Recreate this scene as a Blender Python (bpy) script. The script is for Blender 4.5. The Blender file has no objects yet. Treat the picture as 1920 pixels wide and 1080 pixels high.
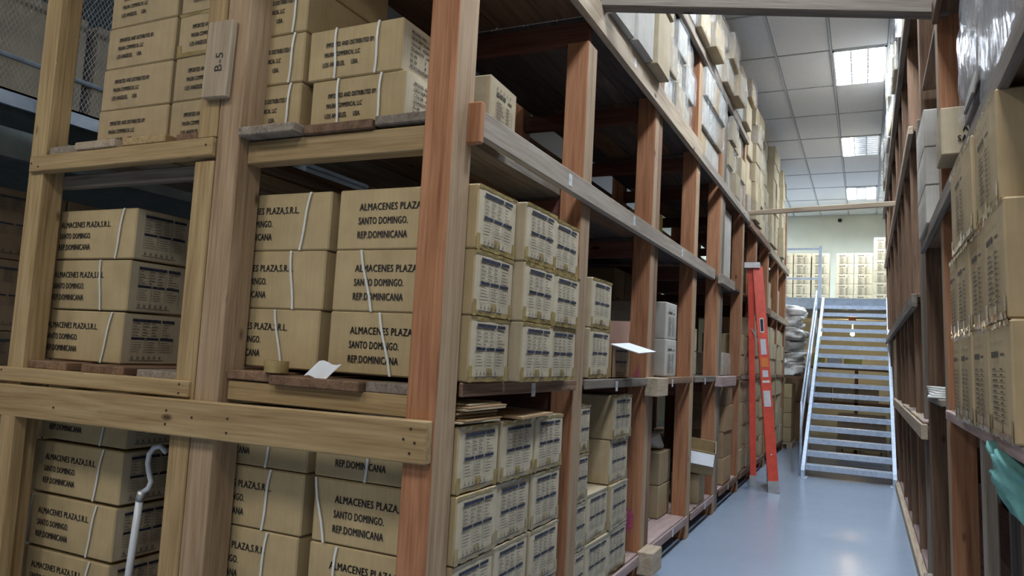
import bpy, bmesh, math, random
from mathutils import Vector, Matrix, Euler
random.seed(7)
R = random.Random(11)
S = bpy.context.scene
COL = S.collection
# ------------------------------------------------------------------ camera
cd = bpy.data.cameras.new('camera'); cam = bpy.data.objects.new('camera', cd); COL.objects.link(cam)
r_, d_, f_ = ((0.90339115, 0.42543577, 0.05374789), (0.01146301, 0.10133628, -0.99478619), (-0.42866424, 0.89929715, 0.08666952))
cam.matrix_world = Matrix(((r_[0], -d_[0], -f_[0], 0), (r_[1], -d_[1], -f_[1], 0), (r_[2], -d_[2], -f_[2], 1.6), (0, 0, 0, 1)))
cd.sensor_width = 36; cd.sensor_fit = 'HORIZONTAL'; cd.lens = 1400 / 1920 * 36; cd.clip_start = .05; cd.clip_end = 100
S.camera = cam
# ------------------------------------------------------------------ world, exposure
w = bpy.data.worlds.new('world'); S.world = w; w.use_nodes = True
w.node_tree.nodes['Background'].inputs[0].default_value = (.5, .55, .65, 1)
w.node_tree.nodes['Background'].inputs[1].default_value = .05
S.view_settings.view_transform = 'Standard'; S.view_settings.look = 'None'
S.view_settings.exposure = 1.2; S.view_settings.gamma = 1; S.view_settings.use_curve_mapping = False
LIGHT_COOL = (.82, .91, 1.0); LIGHT_WARM = (1.0, .97, .90)
LIGHT_POWER = 27.0          # emission of one lit tube
# every ceiling light: (x, y, tubes lit, colour)
LIGHTS = [(-.11, 10.22, (1, 1, 1), LIGHT_COOL), (-.12, 13.95, (2.4, .012, .03), LIGHT_COOL), (-.12, 17.75, (3.0, .012, 3.0), LIGHT_COOL),
          (-.11, 6.47, (1.25, 1.25, 1.25), LIGHT_COOL), (-.11, 2.72, (1.25, 1.25, 1.25), LIGHT_COOL), (-.11, -1.03, (.7, .7, .7), LIGHT_WARM), (-.11, -4.78, (.7, .7, .7), LIGHT_WARM),
          (-3.3, -1.03, (.58, .58, .58), LIGHT_WARM), (-3.3, -4.78, (.58, .58, .58), LIGHT_WARM), (-3.3, 13.95, (1, 1, 1), LIGHT_COOL), (-3.3, 17.75, (1.4, 1.4, 1.4), LIGHT_COOL), (-6.4, -1.05, (1, 0, 1), LIGHT_WARM)]  # both cool lights here: unseen, added to brighten back wall and ceiling

# ------------------------------------------------------------------ materials
def nt(name):
    m = bpy.data.materials.new(name); m.use_nodes = True
    return m, m.node_tree.nodes, m.node_tree.links, m.node_tree.nodes['Principled BSDF']
def ramp(N, L, fac, stops):
    r = N.new('ShaderNodeValToRGB'); e = r.color_ramp.elements
    while len(e) < len(stops): e.new(.5)
    for k, (p, c) in enumerate(stops): e[k].position = p; e[k].color = (*c, 1)
    L.new(fac, r.inputs[0]); return r.outputs[0]
def coords(N, L, scale, rnd=9.0):
    tc = N.new('ShaderNodeTexCoord'); oi = N.new('ShaderNodeObjectInfo')
    mu = N.new('ShaderNodeMath'); mu.operation = 'MULTIPLY'; mu.inputs[1].default_value = rnd; L.new(oi.outputs['Random'], mu.inputs[0])
    ad = N.new('ShaderNodeVectorMath'); ad.operation = 'ADD'; L.new(tc.outputs['Object'], ad.inputs[0]); L.new(mu.outputs[0], ad.inputs[1])
    mp = N.new('ShaderNodeMapping'); mp.inputs['Scale'].default_value = scale; L.new(ad.outputs[0], mp.inputs[0])
    return mp.outputs[0], ad.outputs[0], oi.outputs['Random']
def noise(N, L, vec, scale, detail=3, dist=0, rough=.55):
    n = N.new('ShaderNodeTexNoise'); n.inputs['Scale'].default_value = scale; n.inputs['Detail'].default_value = detail
    n.inputs['Distortion'].default_value = dist; n.inputs['Roughness'].default_value = rough; L.new(vec, n.inputs['Vector']); return n.outputs['Fac']
def mixc(N, L, fac, a, b, mode='MIX'):
    m = N.new('ShaderNodeMix'); m.data_type = 'RGBA'; m.blend_type = mode
    for s, v in ((m.inputs[0], fac), (m.inputs[6], a), (m.inputs[7], b)):
        if isinstance(v, (int, float)): s.default_value = v
        elif isinstance(v, tuple): s.default_value = (*v, 1)
        else: L.new(v, s)
    return m.outputs[2]
def bump(N, L, P, h, strength=.3, dist=.004):
    b = N.new('ShaderNodeBump'); b.inputs['Strength'].default_value = strength; b.inputs['Distance'].default_value = dist
    L.new(h, b.inputs['Height']); L.new(b.outputs[0], P.inputs['Normal'])
def vary(N, L, col, rnd, amt=.3):
    h = N.new('ShaderNodeHueSaturation'); mr = N.new('ShaderNodeMapRange')
    mr.inputs[3].default_value = 1 - amt; mr.inputs[4].default_value = 1 + amt; L.new(rnd, mr.inputs[0]); L.new(mr.outputs[0], h.inputs['Value']); L.new(col, h.inputs['Color'])
    return h.outputs[0]
WOOD = {}
def wood_mat(kind, axis):
    if (kind, axis) in WOOD: return WOOD[kind, axis]
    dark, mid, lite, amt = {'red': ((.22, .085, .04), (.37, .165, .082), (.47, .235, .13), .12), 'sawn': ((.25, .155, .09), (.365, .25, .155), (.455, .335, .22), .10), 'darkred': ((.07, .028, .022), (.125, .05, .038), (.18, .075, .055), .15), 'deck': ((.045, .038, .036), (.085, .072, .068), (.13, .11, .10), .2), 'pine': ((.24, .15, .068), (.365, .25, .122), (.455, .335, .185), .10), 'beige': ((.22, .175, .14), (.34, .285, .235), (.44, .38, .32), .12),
        'grey': ((.12, .095, .075), (.22, .18, .145), (.32, .28, .235), .22), 'brown': ((.10, .055, .033), (.18, .105, .065), (.27, .17, .11), .22),
        'pale': ((.30, .22, .15), (.42, .33, .235), (.52, .43, .33), .10), 'pink': ((.26, .17, .15), (.36, .26, .24), (.45, .34, .33), .12)}[kind]
    m, N, L, P = nt(f'wood_{kind}_{axis}')
    sc = [9.0, 9.0, 9.0]; sc['xyz'.index(axis)] = .55
    v, raw, rnd = coords(N, L, tuple(sc))
    n1 = noise(N, L, v, 1.6, 5, 1.2); sc2 = [60.0] * 3; sc2['xyz'.index(axis)] = 2.0
    mp = N.new('ShaderNodeMapping'); mp.inputs['Scale'].default_value = sc2; L.new(raw, mp.inputs[0]); n2 = noise(N, L, mp.outputs[0], 1.5, 3)
    c = ramp(N, L, n1, [(.3, dark), (.5, mid), (.72, lite)])
    c = mixc(N, L, .35, c, ramp(N, L, n2, [(.3, tuple(x * .6 for x in dark)), (.62, lite)]))
    vo = N.new('ShaderNodeTexVoronoi'); sc3 = [5.0] * 3; sc3['xyz'.index(axis)] = 2.2
    mp3 = N.new('ShaderNodeMapping'); mp3.inputs['Scale'].default_value = sc3; L.new(raw, mp3.inputs[0]); L.new(mp3.outputs[0], vo.inputs['Vector']); vo.inputs['Scale'].default_value = 1.0
    kn = ramp(N, L, vo.outputs['Distance'], [(.045, (1, 1, 1)), (.10, (0, 0, 0))])
    c = mixc(N, L, kn, c, tuple(x * .35 for x in dark)); c = vary(N, L, c, rnd, amt)
    L.new(c, P.inputs['Base Color']); P.inputs['Roughness'].default_value = .78; P.inputs['Specular IOR Level'].default_value = .25
    bump(N, L, P, n2, .35, .002); WOOD[kind, axis] = m; return m
def cardboard(name, c, amt=.12, rough=.8):
    m, N, L, P = nt(name); v, raw, rnd = coords(N, L, (1, 1, 1))
    n = noise(N, L, raw, 6, 4); mp = N.new('ShaderNodeMapping'); mp.inputs['Scale'].default_value = (45, 45, 1.5); L.new(raw, mp.inputs[0]); n2 = noise(N, L, mp.outputs[0], 2, 2)
    col = ramp(N, L, n, [(.3, tuple(x * .86 for x in c)), (.7, tuple(x * 1.08 for x in c))])
    col = mixc(N, L, .14, col, ramp(N, L, n2, [(.35, tuple(x * .7 for x in c)), (.65, tuple(x * 1.2 for x in c))])); col = vary(N, L, col, rnd, amt)
    L.new(col, P.inputs['Base Color']); P.inputs['Roughness'].default_value = rough; P.inputs['Specular IOR Level'].default_value = .2; bump(N, L, P, n2, .12, .001)
    return m
def plain(name, c, rough=.5, metal=0, nscale=0, namt=.15, spec=.5, emit=0):
    m, N, L, P = nt(name)
    if nscale:
        v, raw, rnd = coords(N, L, (1, 1, 1)); n = noise(N, L, raw, nscale, 5)
        L.new(ramp(N, L, n, [(.3, tuple(x * (1 - namt) for x in c)), (.7, tuple(min(1, x * (1 + namt)) for x in c))]), P.inputs['Base Color'])
    else: P.inputs['Base Color'].default_value = (*c, 1)
    P.inputs['Roughness'].default_value = rough; P.inputs['Metallic'].default_value = metal; P.inputs['Specular IOR Level'].default_value = spec
    if emit: P.inputs['Emission Color'].default_value = (*c, 1); P.inputs['Emission Strength'].default_value = emit
    return m
M = {}
M['kraft'] = cardboard('card_kraft', (.435, .335, .19), .07); M['tan'] = cardboard('card_tan', (.41, .315, .19), .10); M['grey_tan'] = cardboard('card_grey_tan', (.42, .345, .235), .12)
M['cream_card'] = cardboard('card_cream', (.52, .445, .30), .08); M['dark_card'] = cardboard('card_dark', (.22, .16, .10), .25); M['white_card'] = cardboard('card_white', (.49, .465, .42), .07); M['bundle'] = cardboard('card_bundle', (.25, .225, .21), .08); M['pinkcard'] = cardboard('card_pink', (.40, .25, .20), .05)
M['brown_card'] = cardboard('card_brown', (.33, .215, .12), .12); M['label_and_lit_face'] = cardboard('card_label_and_lit', (.50, .43, .315), .05); M['yellow_card'] = plain('yellow_card', (.62, .55, .16), .6, nscale=5)
M['ink'] = plain('ink', (.03, .028, .032), .7, nscale=60, namt=.4, spec=.2); M['ink_soft'] = plain('ink_soft', (.085, .075, .065), .8, nscale=60, namt=.4, spec=.1); M['ink_blue'] = plain('ink_blue', (.035, .04, .065), .7, nscale=60, namt=.4, spec=.2)
M['strap'] = plain('strap', (.68, .68, .66), .4, nscale=9, namt=.08); M['tape'] = plain('tape', (.34, .255, .11), .16, nscale=14, namt=.25); M['paper'] = plain('paper', (.72, .75, .80), .7, nscale=8, namt=.06)
M['galv'] = plain('galvanised', (.52, .61, .74), .36, .3, nscale=16, namt=.16); M['steel_blue'] = plain('steel_blue', (.30, .35, .41), .45, .4, nscale=9, namt=.15); M['steel_dark'] = plain('steel_dark', (.17, .20, .20), .5, .4, nscale=6, namt=.2)
M['red'] = plain('ladder_red', (.74, .085, .05), .38, nscale=11, namt=.14); M['alu'] = plain('alu', (.48, .48, .49), .4, .6, nscale=12, namt=.15); M['white_tube'] = plain('white_tube', (.62, .66, .72), .3, nscale=10, namt=.05)
M['orange'] = plain('orange_label', (.75, .22, .04), .5); M['sticker'] = plain('sticker', (.62, .62, .66), .5, nscale=30, namt=.12); M['teal'] = plain('teal_cloth', (.14, .36, .35), .85, nscale=14, namt=.15)
M['sack'] = plain('sack', (.60, .60, .58), .38, nscale=8, namt=.2); M['white'] = plain('white', (.75, .75, .74), .5); M['black'] = plain('black', (.02, .02, .02), .5); M['yellow'] = plain('yellow', (.66, .52, .10), .5, nscale=6)
M['tile'] = plain('ceiling_tile', (.80, .80, .80), .9, nscale=40, namt=.05, spec=.1); M['grid'] = plain('grid', (.52, .53, .55), .6); M['slab'] = plain('slab', (.5, .5, .5), .9)
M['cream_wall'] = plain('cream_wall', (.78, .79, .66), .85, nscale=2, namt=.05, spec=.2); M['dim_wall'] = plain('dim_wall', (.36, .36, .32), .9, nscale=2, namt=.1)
M['magenta'] = plain('magenta_mark', (.36, .07, .13), .8, nscale=30, namt=.3); M['nail'] = plain('nail', (.03, .025, .02), .6, .3)
# floor: worn glossy blue-grey paint
m, N, L, P = nt('floor_paint'); v, raw, rnd = coords(N, L, (1, 1, 1), 0)
n = noise(N, L, raw, 1.1, 6); n2 = noise(N, L, raw, 14, 6, 1)
c = ramp(N, L, n, [(.3, (.275, .34, .445)), (.7, (.30, .37, .48))]); c = mixc(N, L, ramp(N, L, n2, [(.70, (0, 0, 0)), (.78, (.5, .5, .5))]), c, (.40, .46, .55))
L.new(c, P.inputs['Base Color']); L.new(ramp(N, L, n2, [(.35, (.21, .21, .21)), (.7, (.27, .27, .27))]), P.inputs['Roughness']); bump(N, L, P, n, .05, .01); M['floor'] = m
# stretch film: mostly clear, glossy, crinkled
m, N, L, P = nt('stretch_film'); v, raw, rnd = coords(N, L, (7, 7, 1.6)); n = noise(N, L, v, 2.2, 4, 1.5)
N.remove(P); out = [x for x in N if x.type == 'OUTPUT_MATERIAL'][0]
tr = N.new('ShaderNodeBsdfTransparent'); gl = N.new('ShaderNodeBsdfPrincipled'); gl.inputs['Base Color'].default_value = (.62, .66, .72, 1); gl.inputs['Roughness'].default_value = .11; gl.inputs['Specular IOR Level'].default_value = .9
mx = N.new('ShaderNodeMixShader'); L.new(ramp(N, L, n, [(.40, (.06, .06, .06)), (.74, (.50, .50, .50))]), mx.inputs[0]); L.new(tr.outputs[0], mx.inputs[1]); L.new(gl.outputs[0], mx.inputs[2]); L.new(mx.outputs[0], out.inputs[0])
b = N.new('ShaderNodeBump'); b.inputs['Strength'].default_value = .9; b.inputs['Distance'].default_value = .02; L.new(n, b.inputs['Height']); L.new(b.outputs[0], gl.inputs['Normal']); M['film'] = m

# ------------------------------------------------------------------ mesh helpers
class MB:
    def __init__(s): s.v = []; s.f = []
    def add(s, vs, fs): k = len(s.v); s.v += [tuple(p) for p in vs]; s.f += [tuple(i + k for i in f) for f in fs]; return s
    def box(s, x0, x1, y0, y1, z0, z1, mat=None):
        vs = [Vector(p) for p in ((x0, y0, z0), (x1, y0, z0), (x1, y1, z0), (x0, y1, z0), (x0, y0, z1), (x1, y0, z1), (x1, y1, z1), (x0, y1, z1))]
        if mat: vs = [mat @ p for p in vs]
        return s.add(vs, [(0, 3, 2, 1), (4, 5, 6, 7), (0, 1, 5, 4), (1, 2, 6, 5), (2, 3, 7, 6), (3, 0, 4, 7)])
    def rect(s, x0, x1, y0, y1, z=0): return s.add([(x0, y0, z), (x1, y0, z), (x1, y1, z), (x0, y1, z)], [(0, 1, 2, 3)])
    def bar(s, a, b, wd, th, up=(0, 0, 1)):      # rectangular bar from a to b
        a, b = Vector(a), Vector(b); d = (b - a); l = d.length; d.normalize(); u = Vector(up); x = d.cross(u).normalized(); u = x.cross(d)
        m = Matrix((x, d, u)).transposed().to_4x4(); m.translation = a
        return s.box(-wd / 2, wd / 2, 0, l, -th / 2, th / 2, m)
    def tube(s, pts, r, n=10):
        pts = [Vector(p) for p in pts]; rings = []; x = None
        for i, p in enumerate(pts):
            d = (pts[min(i + 1, len(pts) - 1)] - pts[max(i - 1, 0)]).normalized()
            if x is None: x = d.orthogonal().normalized()
            x = (x - d * x.dot(d)).normalized(); y = d.cross(x); rr = r[i] if isinstance(r, (list, tuple)) else r
            rings.append([p + (x * math.cos(t) + y * math.sin(t)) * rr for t in (2 * math.pi * k / n for k in range(n))])
        k = len(s.v); s.v += [tuple(q) for g in rings for q in g]
        for i in range(len(rings) - 1):
            for j in range(n): s.f.append((k + i * n + j, k + i * n + (j + 1) % n, k + (i + 1) * n + (j + 1) % n, k + (i + 1) * n + j))
        s.f.append(tuple(k + j for j in reversed(range(n)))); s.f.append(tuple(k + (len(rings) - 1) * n + j for j in range(n))); return s
    def mesh(s, name, mat, smooth=False):
        me = bpy.data.meshes.new(name); me.from_pydata(s.v, [], s.f); me.update()
        if mat: me.materials.append(mat)
        if smooth:
            for p in me.polygons: p.use_smooth = True
        return me
    def build(s, name, mat, parent=None, loc=(0, 0, 0), rot=(0, 0, 0), smooth=False): return link(name, s.mesh(name, mat, smooth), parent, loc, rot)
def link(name, me, parent=None, loc=(0, 0, 0), rot=(0, 0, 0)):
    o = bpy.data.objects.new(name, me); COL.objects.link(o); o.parent = parent; o.location = loc; o.rotation_euler = rot; return o
def tag(o, label, cat, group=None):
    o['label'] = label; o['category'] = cat
    if group: o['group'] = group
    return o
def thing(name, loc, label, cat, group=None, rot=(0, 0, 0)): return tag(link(name, None, None, loc, rot), label, cat, group)
def struct(o): o['kind'] = 'structure'; return o
CACHE = {}
def bevel_box(dx, dy, dz, mat, bev=.004, name='board', cuts=0, bulge=0, key=''):
    k = (round(dx, 4), round(dy, 4), round(dz, 4), mat.name, bev, cuts, bulge, key)
    if k in CACHE: return CACHE[k]
    bm = bmesh.new(); bmesh.ops.create_cube(bm, size=1)
    for vt in bm.verts: vt.co = (vt.co.x * dx, vt.co.y * dy, vt.co.z * dz)
    bmesh.ops.bevel(bm, geom=list(bm.edges), offset=bev, segments=1, affect='EDGES')
    if cuts:
        bmesh.ops.subdivide_edges(bm, edges=[e for e in bm.edges if e.calc_length() > min(dx, dy, dz) * .5], cuts=cuts, use_grid_fill=True)
        for vt in bm.verts:
            q = [vt.co.x / dx * 2, vt.co.y / dy * 2, vt.co.z / dz * 2]; g = [max(0, 1 - t * t) for t in q]
            vt.co += Vector((math.copysign(bulge, q[0]) * g[1] * g[2] * (abs(q[0]) > .9), math.copysign(bulge, q[1]) * g[0] * g[2] * (abs(q[1]) > .9), math.copysign(bulge, q[2]) * g[0] * g[1] * .3 * (abs(q[2]) > .9)))
    me = bpy.data.meshes.new(name); bm.to_mesh(me); bm.free(); me.materials.append(mat); CACHE[k] = me; return me
def lumber(name, x0, x1, y0, y1, z0, z1, kind, parent, rot=(0, 0, 0), axis=None):
    d = (x1 - x0, y1 - y0, z1 - z0); ax = axis or 'xyz'[d.index(max(d))]
    loc = Vector(((x0 + x1) / 2, (y0 + y1) / 2, (z0 + z1) / 2)) - (Vector(parent.location) if parent else Vector())
    me = bevel_box(*d, wood_mat(kind, ax), .005, name)
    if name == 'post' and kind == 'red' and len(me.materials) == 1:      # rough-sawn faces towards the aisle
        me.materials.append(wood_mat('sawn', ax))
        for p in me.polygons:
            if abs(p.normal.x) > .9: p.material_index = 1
    return link(name, me, parent, loc, rot)

# ------------------------------------------------------------------ print (lettering and tables), drawn in a plane: x across, y up
TXT = {}
def text_geo(body):
    if body in TXT: return TXT[body]
    cu = bpy.data.curves.new('lettering', 'FONT'); cu.body = body; cu.size = 1; cu.resolution_u = 2; cu.space_character = 1.08
    o = bpy.data.objects.new('lettering', cu); COL.objects.link(o); dg = bpy.context.evaluated_depsgraph_get(); dg.update()
    me = bpy.data.meshes.new_from_object(o.evaluated_get(dg)); vs = [(p.co.x, p.co.y) for p in me.vertices]; fs = [tuple(p.vertices) for p in me.polygons]
    bpy.data.objects.remove(o); bpy.data.meshes.remove(me); bpy.data.curves.remove(cu); TXT[body] = (vs, fs); return TXT[body]
def put_text(mb, body, x, y, cap, narrow=.72, width=None, bold=0):
    vs, fs = text_geo(body); s = cap / .72; wx = max(p[0] for p in vs)
    sx = width / wx if width else s * narrow
    for ox in ([0] if not bold else [0, bold]): mb.add([(x + p[0] * sx + ox, y + p[1] * s, 0) for p in vs], fs)
def address_print(w, h, inset=.115):
    mb = MB()
    for k, t in enumerate(('ALMACENES PLAZA,S.R.L.', 'SANTO DOMINGO.', 'REP.DOMINICANA')): put_text(mb, t, -w / 2 + inset - k * .002, .038 - k * .061, .032, width=(.405, .255, .258)[k], bold=.0022)
    return mb.mesh('address_print', M['ink'])
def importer_print(w, h, inset=.10):
    mb = MB()
    for k, t in enumerate(('IMPORTED AND DISTRIBUTED BY:', 'MAURA COMMERICAL LLC', 'LOS ANGELES,      USA.')): put_text(mb, t, -w / 2 + inset - k * .006, .030 - k * .046, .022, width=(.27, .20, .20)[k], bold=.003)
    return mb.mesh('importer_print', M['ink'])
def model_print(w, h):
    mb = MB()
    for k, t in enumerate(('MODEL NO. : MC-8', 'DESCRIPTION : SET', 'COLOR : ASSORTED', 'QUANTITY : 144 PCS', 'G.W.   :   1   KGS', 'N.W.   :   4   KGS', 'MEASUREMENT : CM')): put_text(mb, t, -w / 2 + .06, .07 - k * .026, .016, width=.2, bold=.0015)
    return mb.mesh('model_print', M['ink'])
def table_print(w, h, seed=0):                        # shipping table: dark heading bars, ruled cells, symbols
    rr = random.Random(seed); mb = MB(); W = w * .72; H = h * .80; x0, x1 = -W / 2, W / 2; t = .0011
    def bars(y, cells, bh):
        for a, b in cells: mb.rect(x0 + a * W, x0 + b * W, y, y + bh)
    yt = H / 2; bars(yt - .016, ((0, .66), (.70, 1)), .014)
    for k in range(6):
        y = yt - .030 - k * .0155; mb.rect(x0, x0 + .64 * W, y, y + t * .9)
        for a in (.02, .24, .46): mb.rect(x0 + a * W, x0 + (a + rr.uniform(.08, .17)) * W, y + .005, y + .0075)
    for k in range(7): mb.rect(x0 + .72 * W, x0 + (.82 + rr.uniform(0, .17)) * W, yt - .028 - k * .0135, yt - .0258 - k * .0135)
    ym = .0 ; bars(ym - .004, ((0, .31), (.35, .64), (.68, 1)), .0125)
    for j in range(3):
        for k in range(5): a = j * .34; y = ym - .018 - k * .0125; mb.rect(x0 + (a + .03) * W, x0 + (a + rr.uniform(.18, .29)) * W, y, y + .002)
        for a in (j * .34, j * .34 + .31): mb.rect(x0 + a * W, x0 + a * W + t, ym - .075, ym)
    for a in (0, .66): mb.rect(x0 + a * W, x0 + a * W + t, yt - .125, yt)
    yb = -H / 2
    for j in range(6):
        a = x0 + (.03 + j * .13) * W
        for e in ((a, a + .012 * 1.2, yb, yb + t), (a, a + .0144, yb + .018, yb + .018 + t), (a, a + t, yb, yb + .018), (a + .0134, a + .0144, yb, yb + .018), (a + .004, a + .010, yb + .004, yb + .012)): mb.rect(*e)
    mb.rect(x0, x0 + .8 * W, yb - .007, yb - .004)
    return mb.mesh('table_print', M['ink_blue'])
def carton_side_print(w, h):                           # symbols, three dark squares and a ruled list
    mb = MB(); W = min(w * .62, .24); x0 = -W / 2
    for j in range(5): a = x0 + j * W * .2; mb.rect(a, a + .012, h * .30, h * .30 + .002); mb.rect(a, a + .002, h * .30, h * .30 + .014); mb.rect(a + .004, a + .010, h * .30 + .006, h * .30 + .014)
    for j in range(3): mb.rect(x0 + j * W * .19, x0 + j * W * .19 + W * .16, h * .20, h * .20 + .019)
    mb.rect(x0 + W * .7, x0 + W * .95, h * .21, h * .21 + .008)
    for k in range(10): y = h * .08 - k * .0165; mb.rect(x0, x0 + W, y, y + .0015); mb.rect(x0 + W * .04, x0 + W * (.3 + .06 * (k % 4)), y + .005, y + .009); mb.rect(x0 + W * .62, x0 + W * .8, y + .005, y + .009)
    for a in (x0, x0 + W): mb.rect(a, a + .0015, h * .08 - .149, h * .08)
    return mb.mesh('carton_list_print', M['ink_soft'])
PRINTS = {'address': address_print, 'address_edge': lambda w, h: address_print(w, h, .105), 'importer': importer_print, 'importer_edge': lambda w, h: importer_print(w, h, .012), 'model': model_print, 'table': table_print, 'list': carton_side_print}
FACE = {'-y': (math.pi / 2, 0, 0), '+x': (math.pi / 2, 0, math.pi / 2), '-x': (math.pi / 2, 0, -math.pi / 2)}
def on_face(sz, face, off=.0):
    sx, sy, h = sz; z = h / 2
    return {'-y': (0, -sy / 2 - off, z), '+x': (sx / 2 + off, 0, z), '-x': (-sx / 2 - off, 0, z)}[face]
def face_wh(sz, face): return (sz[0], sz[2]) if face == '-y' else (sz[1], sz[2])
def strap_mesh(h, slant, th=.0035, wd=.011):
    mb = MB(); n = 6
    for k in range(n):
        a, b_ = k / n, (k + 1) / n; f = lambda t: (slant * (t - .5) + .004 * math.sin(t * 6), (t - .5) * h * 1.0, .003 + .004 * math.sin(math.pi * t))
        p, q = f(a), f(b_); mb.add([(p[0] - wd / 2, p[1], p[2]), (p[0] + wd / 2, p[1], p[2]), (q[0] + wd / 2, q[1], q[2]), (q[0] - wd / 2, q[1], q[2])], [(0, 1, 2, 3)])
        mb.add([(p[0] - wd / 2, p[1], p[2] - th), (p[0] + wd / 2, p[1], p[2] - th), (q[0] + wd / 2, q[1], q[2] - th), (q[0] - wd / 2, q[1], q[2] - th)], [(3, 2, 1, 0)])
    return mb.mesh('strap', M['strap'])
def tape_mesh(w, h):                                    # tape wrapped round the edges of one face
    mb = MB(); e = .03
    def crinkled(x0, x1, y0, y1, n):
        for k in range(n):
            a, b_ = k / n, (k + 1) / n; j = [R.uniform(0, .006) for _ in range(4)]
            if x1 - x0 > y1 - y0: mb.add([(x0 + (x1 - x0) * a, y0 + j[0], 0), (x0 + (x1 - x0) * b_, y0 + j[1], 0), (x0 + (x1 - x0) * b_, y1, R.uniform(0, .004)), (x0 + (x1 - x0) * a, y1, R.uniform(0, .004))], [(0, 1, 2, 3)])
            else: mb.add([(x0, y0 + (y1 - y0) * a, 0), (x1 + j[0], y0 + (y1 - y0) * a, 0), (x1 + j[1], y0 + (y1 - y0) * b_, 0), (x0, y0 + (y1 - y0) * b_, 0)], [(0, 1, 2, 3)])
    crinkled(-w / 2, w / 2, -h / 2, -h / 2 + e * .75, 7); crinkled(-w / 2, w / 2, h / 2 - e * .6, h / 2, 7)
    mb.rect(-.024, .024, -h / 2, -h / 2 + .055, .0006)
    for sx in (-1, 1): mb.rect(min(sx * w / 2, sx * (w / 2 - .03)), max(sx * w / 2, sx * (w / 2 - .03)), -h / 2, -h / 2 + .065, .0005)
    return mb.mesh('tape', M['tape'])
PM = {}
def cached(key, fn):
    if key not in PM: PM[key] = fn()
    return PM[key]
NCART = 0
def carton(loc, sz, mat, label, prints=(), straps=(), tape=None, rot=0, lean=None, group=None, film=False, name='carton', bulge=.004):
    """loc = centre of the base; sz = x,y,z; prints = [(face, kind)]; straps = [(offset, slant)] on -y"""
    global NCART; NCART += 1
    pale = (('+x', 'table') in prints or ('+x', 'model') in prints) and mat != 'dark_card'; me = cached(('body', tuple(round(t, 3) for t in sz), mat, pale), lambda: carton_body(sz, M[mat], bulge, pale))  # pale model-print ends: light falling on them is put into the colour
    o = link(name, me, None, loc, (0, 0, rot))
    if lean is not None: o.matrix_world = lean @ Matrix.Translation(loc) @ Matrix.Rotation(rot, 4, 'Z')
    tag(o, label, 'box', group)
    for f, k in prints:
        wd, h = face_wh(sz, f); seed = NCART % 3
        link('printed_table' if k in ('table', 'list') else 'printed_lettering', cached((k, round(wd, 3), round(h, 3), seed if k == 'table' else 0), lambda: PRINTS[k](wd, h, seed) if k == 'table' else PRINTS[k](wd, h)), o, on_face(sz, f, bulge + .0015), FACE[f])
    for off, sl in straps:
        p = on_face(sz, '-y', bulge + .001); link('strap', cached(('strap', round(sz[2], 3), sl), lambda: strap_mesh(sz[2], sl)), o, (p[0] + off, p[1], p[2]), FACE['-y'])
    for f in (tape or ()):
        wd, h = face_wh(sz, f); link('tape', cached(('tape', f, round(wd, 3), round(h, 3), NCART % 3), lambda: tape_mesh(wd, h)), o, on_face(sz, f, .0022), FACE[f])
    for c in o.children: c['kind'] = 'stuff'
    if film:
        link('plastic_wrap', cached(('film', tuple(round(t, 3) for t in sz), NCART % 3), lambda: film_mesh(sz)), o)
    return o
def carton_body(sz, mat, bulge, pale=False):
    me = bevel_box(*sz, mat, .006, 'carton', 2, bulge, 'c').copy(); me.transform(Matrix.Translation((0, 0, sz[2] / 2)))
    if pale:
        me.materials.append(M['label_and_lit_face'])
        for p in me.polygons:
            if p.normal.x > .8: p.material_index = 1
    # meeting line of the top flaps, a shallow slot with raised lips
    mb = MB(); t = sz[2]; ax = sz[0] > sz[1]
    bm = bmesh.new(); bm.from_mesh(me)
    for s in (-1, 1):
        a = (-sz[0] / 2 + .01, sz[0] / 2 - .01, s * .004 - .003, s * .004 + .003) if ax else (s * .004 - .003, s * .004 + .003, -sz[1] / 2 + .01, sz[1] / 2 - .01)
        r = bmesh.ops.create_cube(bm, size=1); 
        for vt in r['verts']: vt.co = ((a[0] + a[1]) / 2 + vt.co.x * (a[1] - a[0]), (a[2] + a[3]) / 2 + vt.co.y * (a[3] - a[2]), t - .0012 + vt.co.z * .004)
    bm.to_mesh(me); bm.free(); return me
def film_mesh(sz):
    bm = bmesh.new(); bmesh.ops.create_cube(bm, size=1); bmesh.ops.subdivide_edges(bm, edges=bm.edges[:], cuts=6, use_grid_fill=True)
    for vt in bm.verts:
        j = R.uniform(0, .012); n = vt.co.normalized(); vt.co = Vector((vt.co.x * (sz[0] + .03), vt.co.y * (sz[1] + .008), vt.co.z * (sz[2] + .006))) + n * j + Vector((0, 0, sz[2] / 2))
        vt.co.z = max(.001, min(sz[2] + .004, vt.co.z))
    me = bpy.data.meshes.new('plastic_wrap'); bm.to_mesh(me); bm.free(); me.materials.append(M['film']); return me
ORD = ['bottom', 'second', 'third', 'fourth', 'fifth', 'sixth', 'seventh', 'eighth']
def rowname(k, n): return 'bottom' if k == 0 else ('top' if k == n - 1 else ORD[k])

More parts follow.
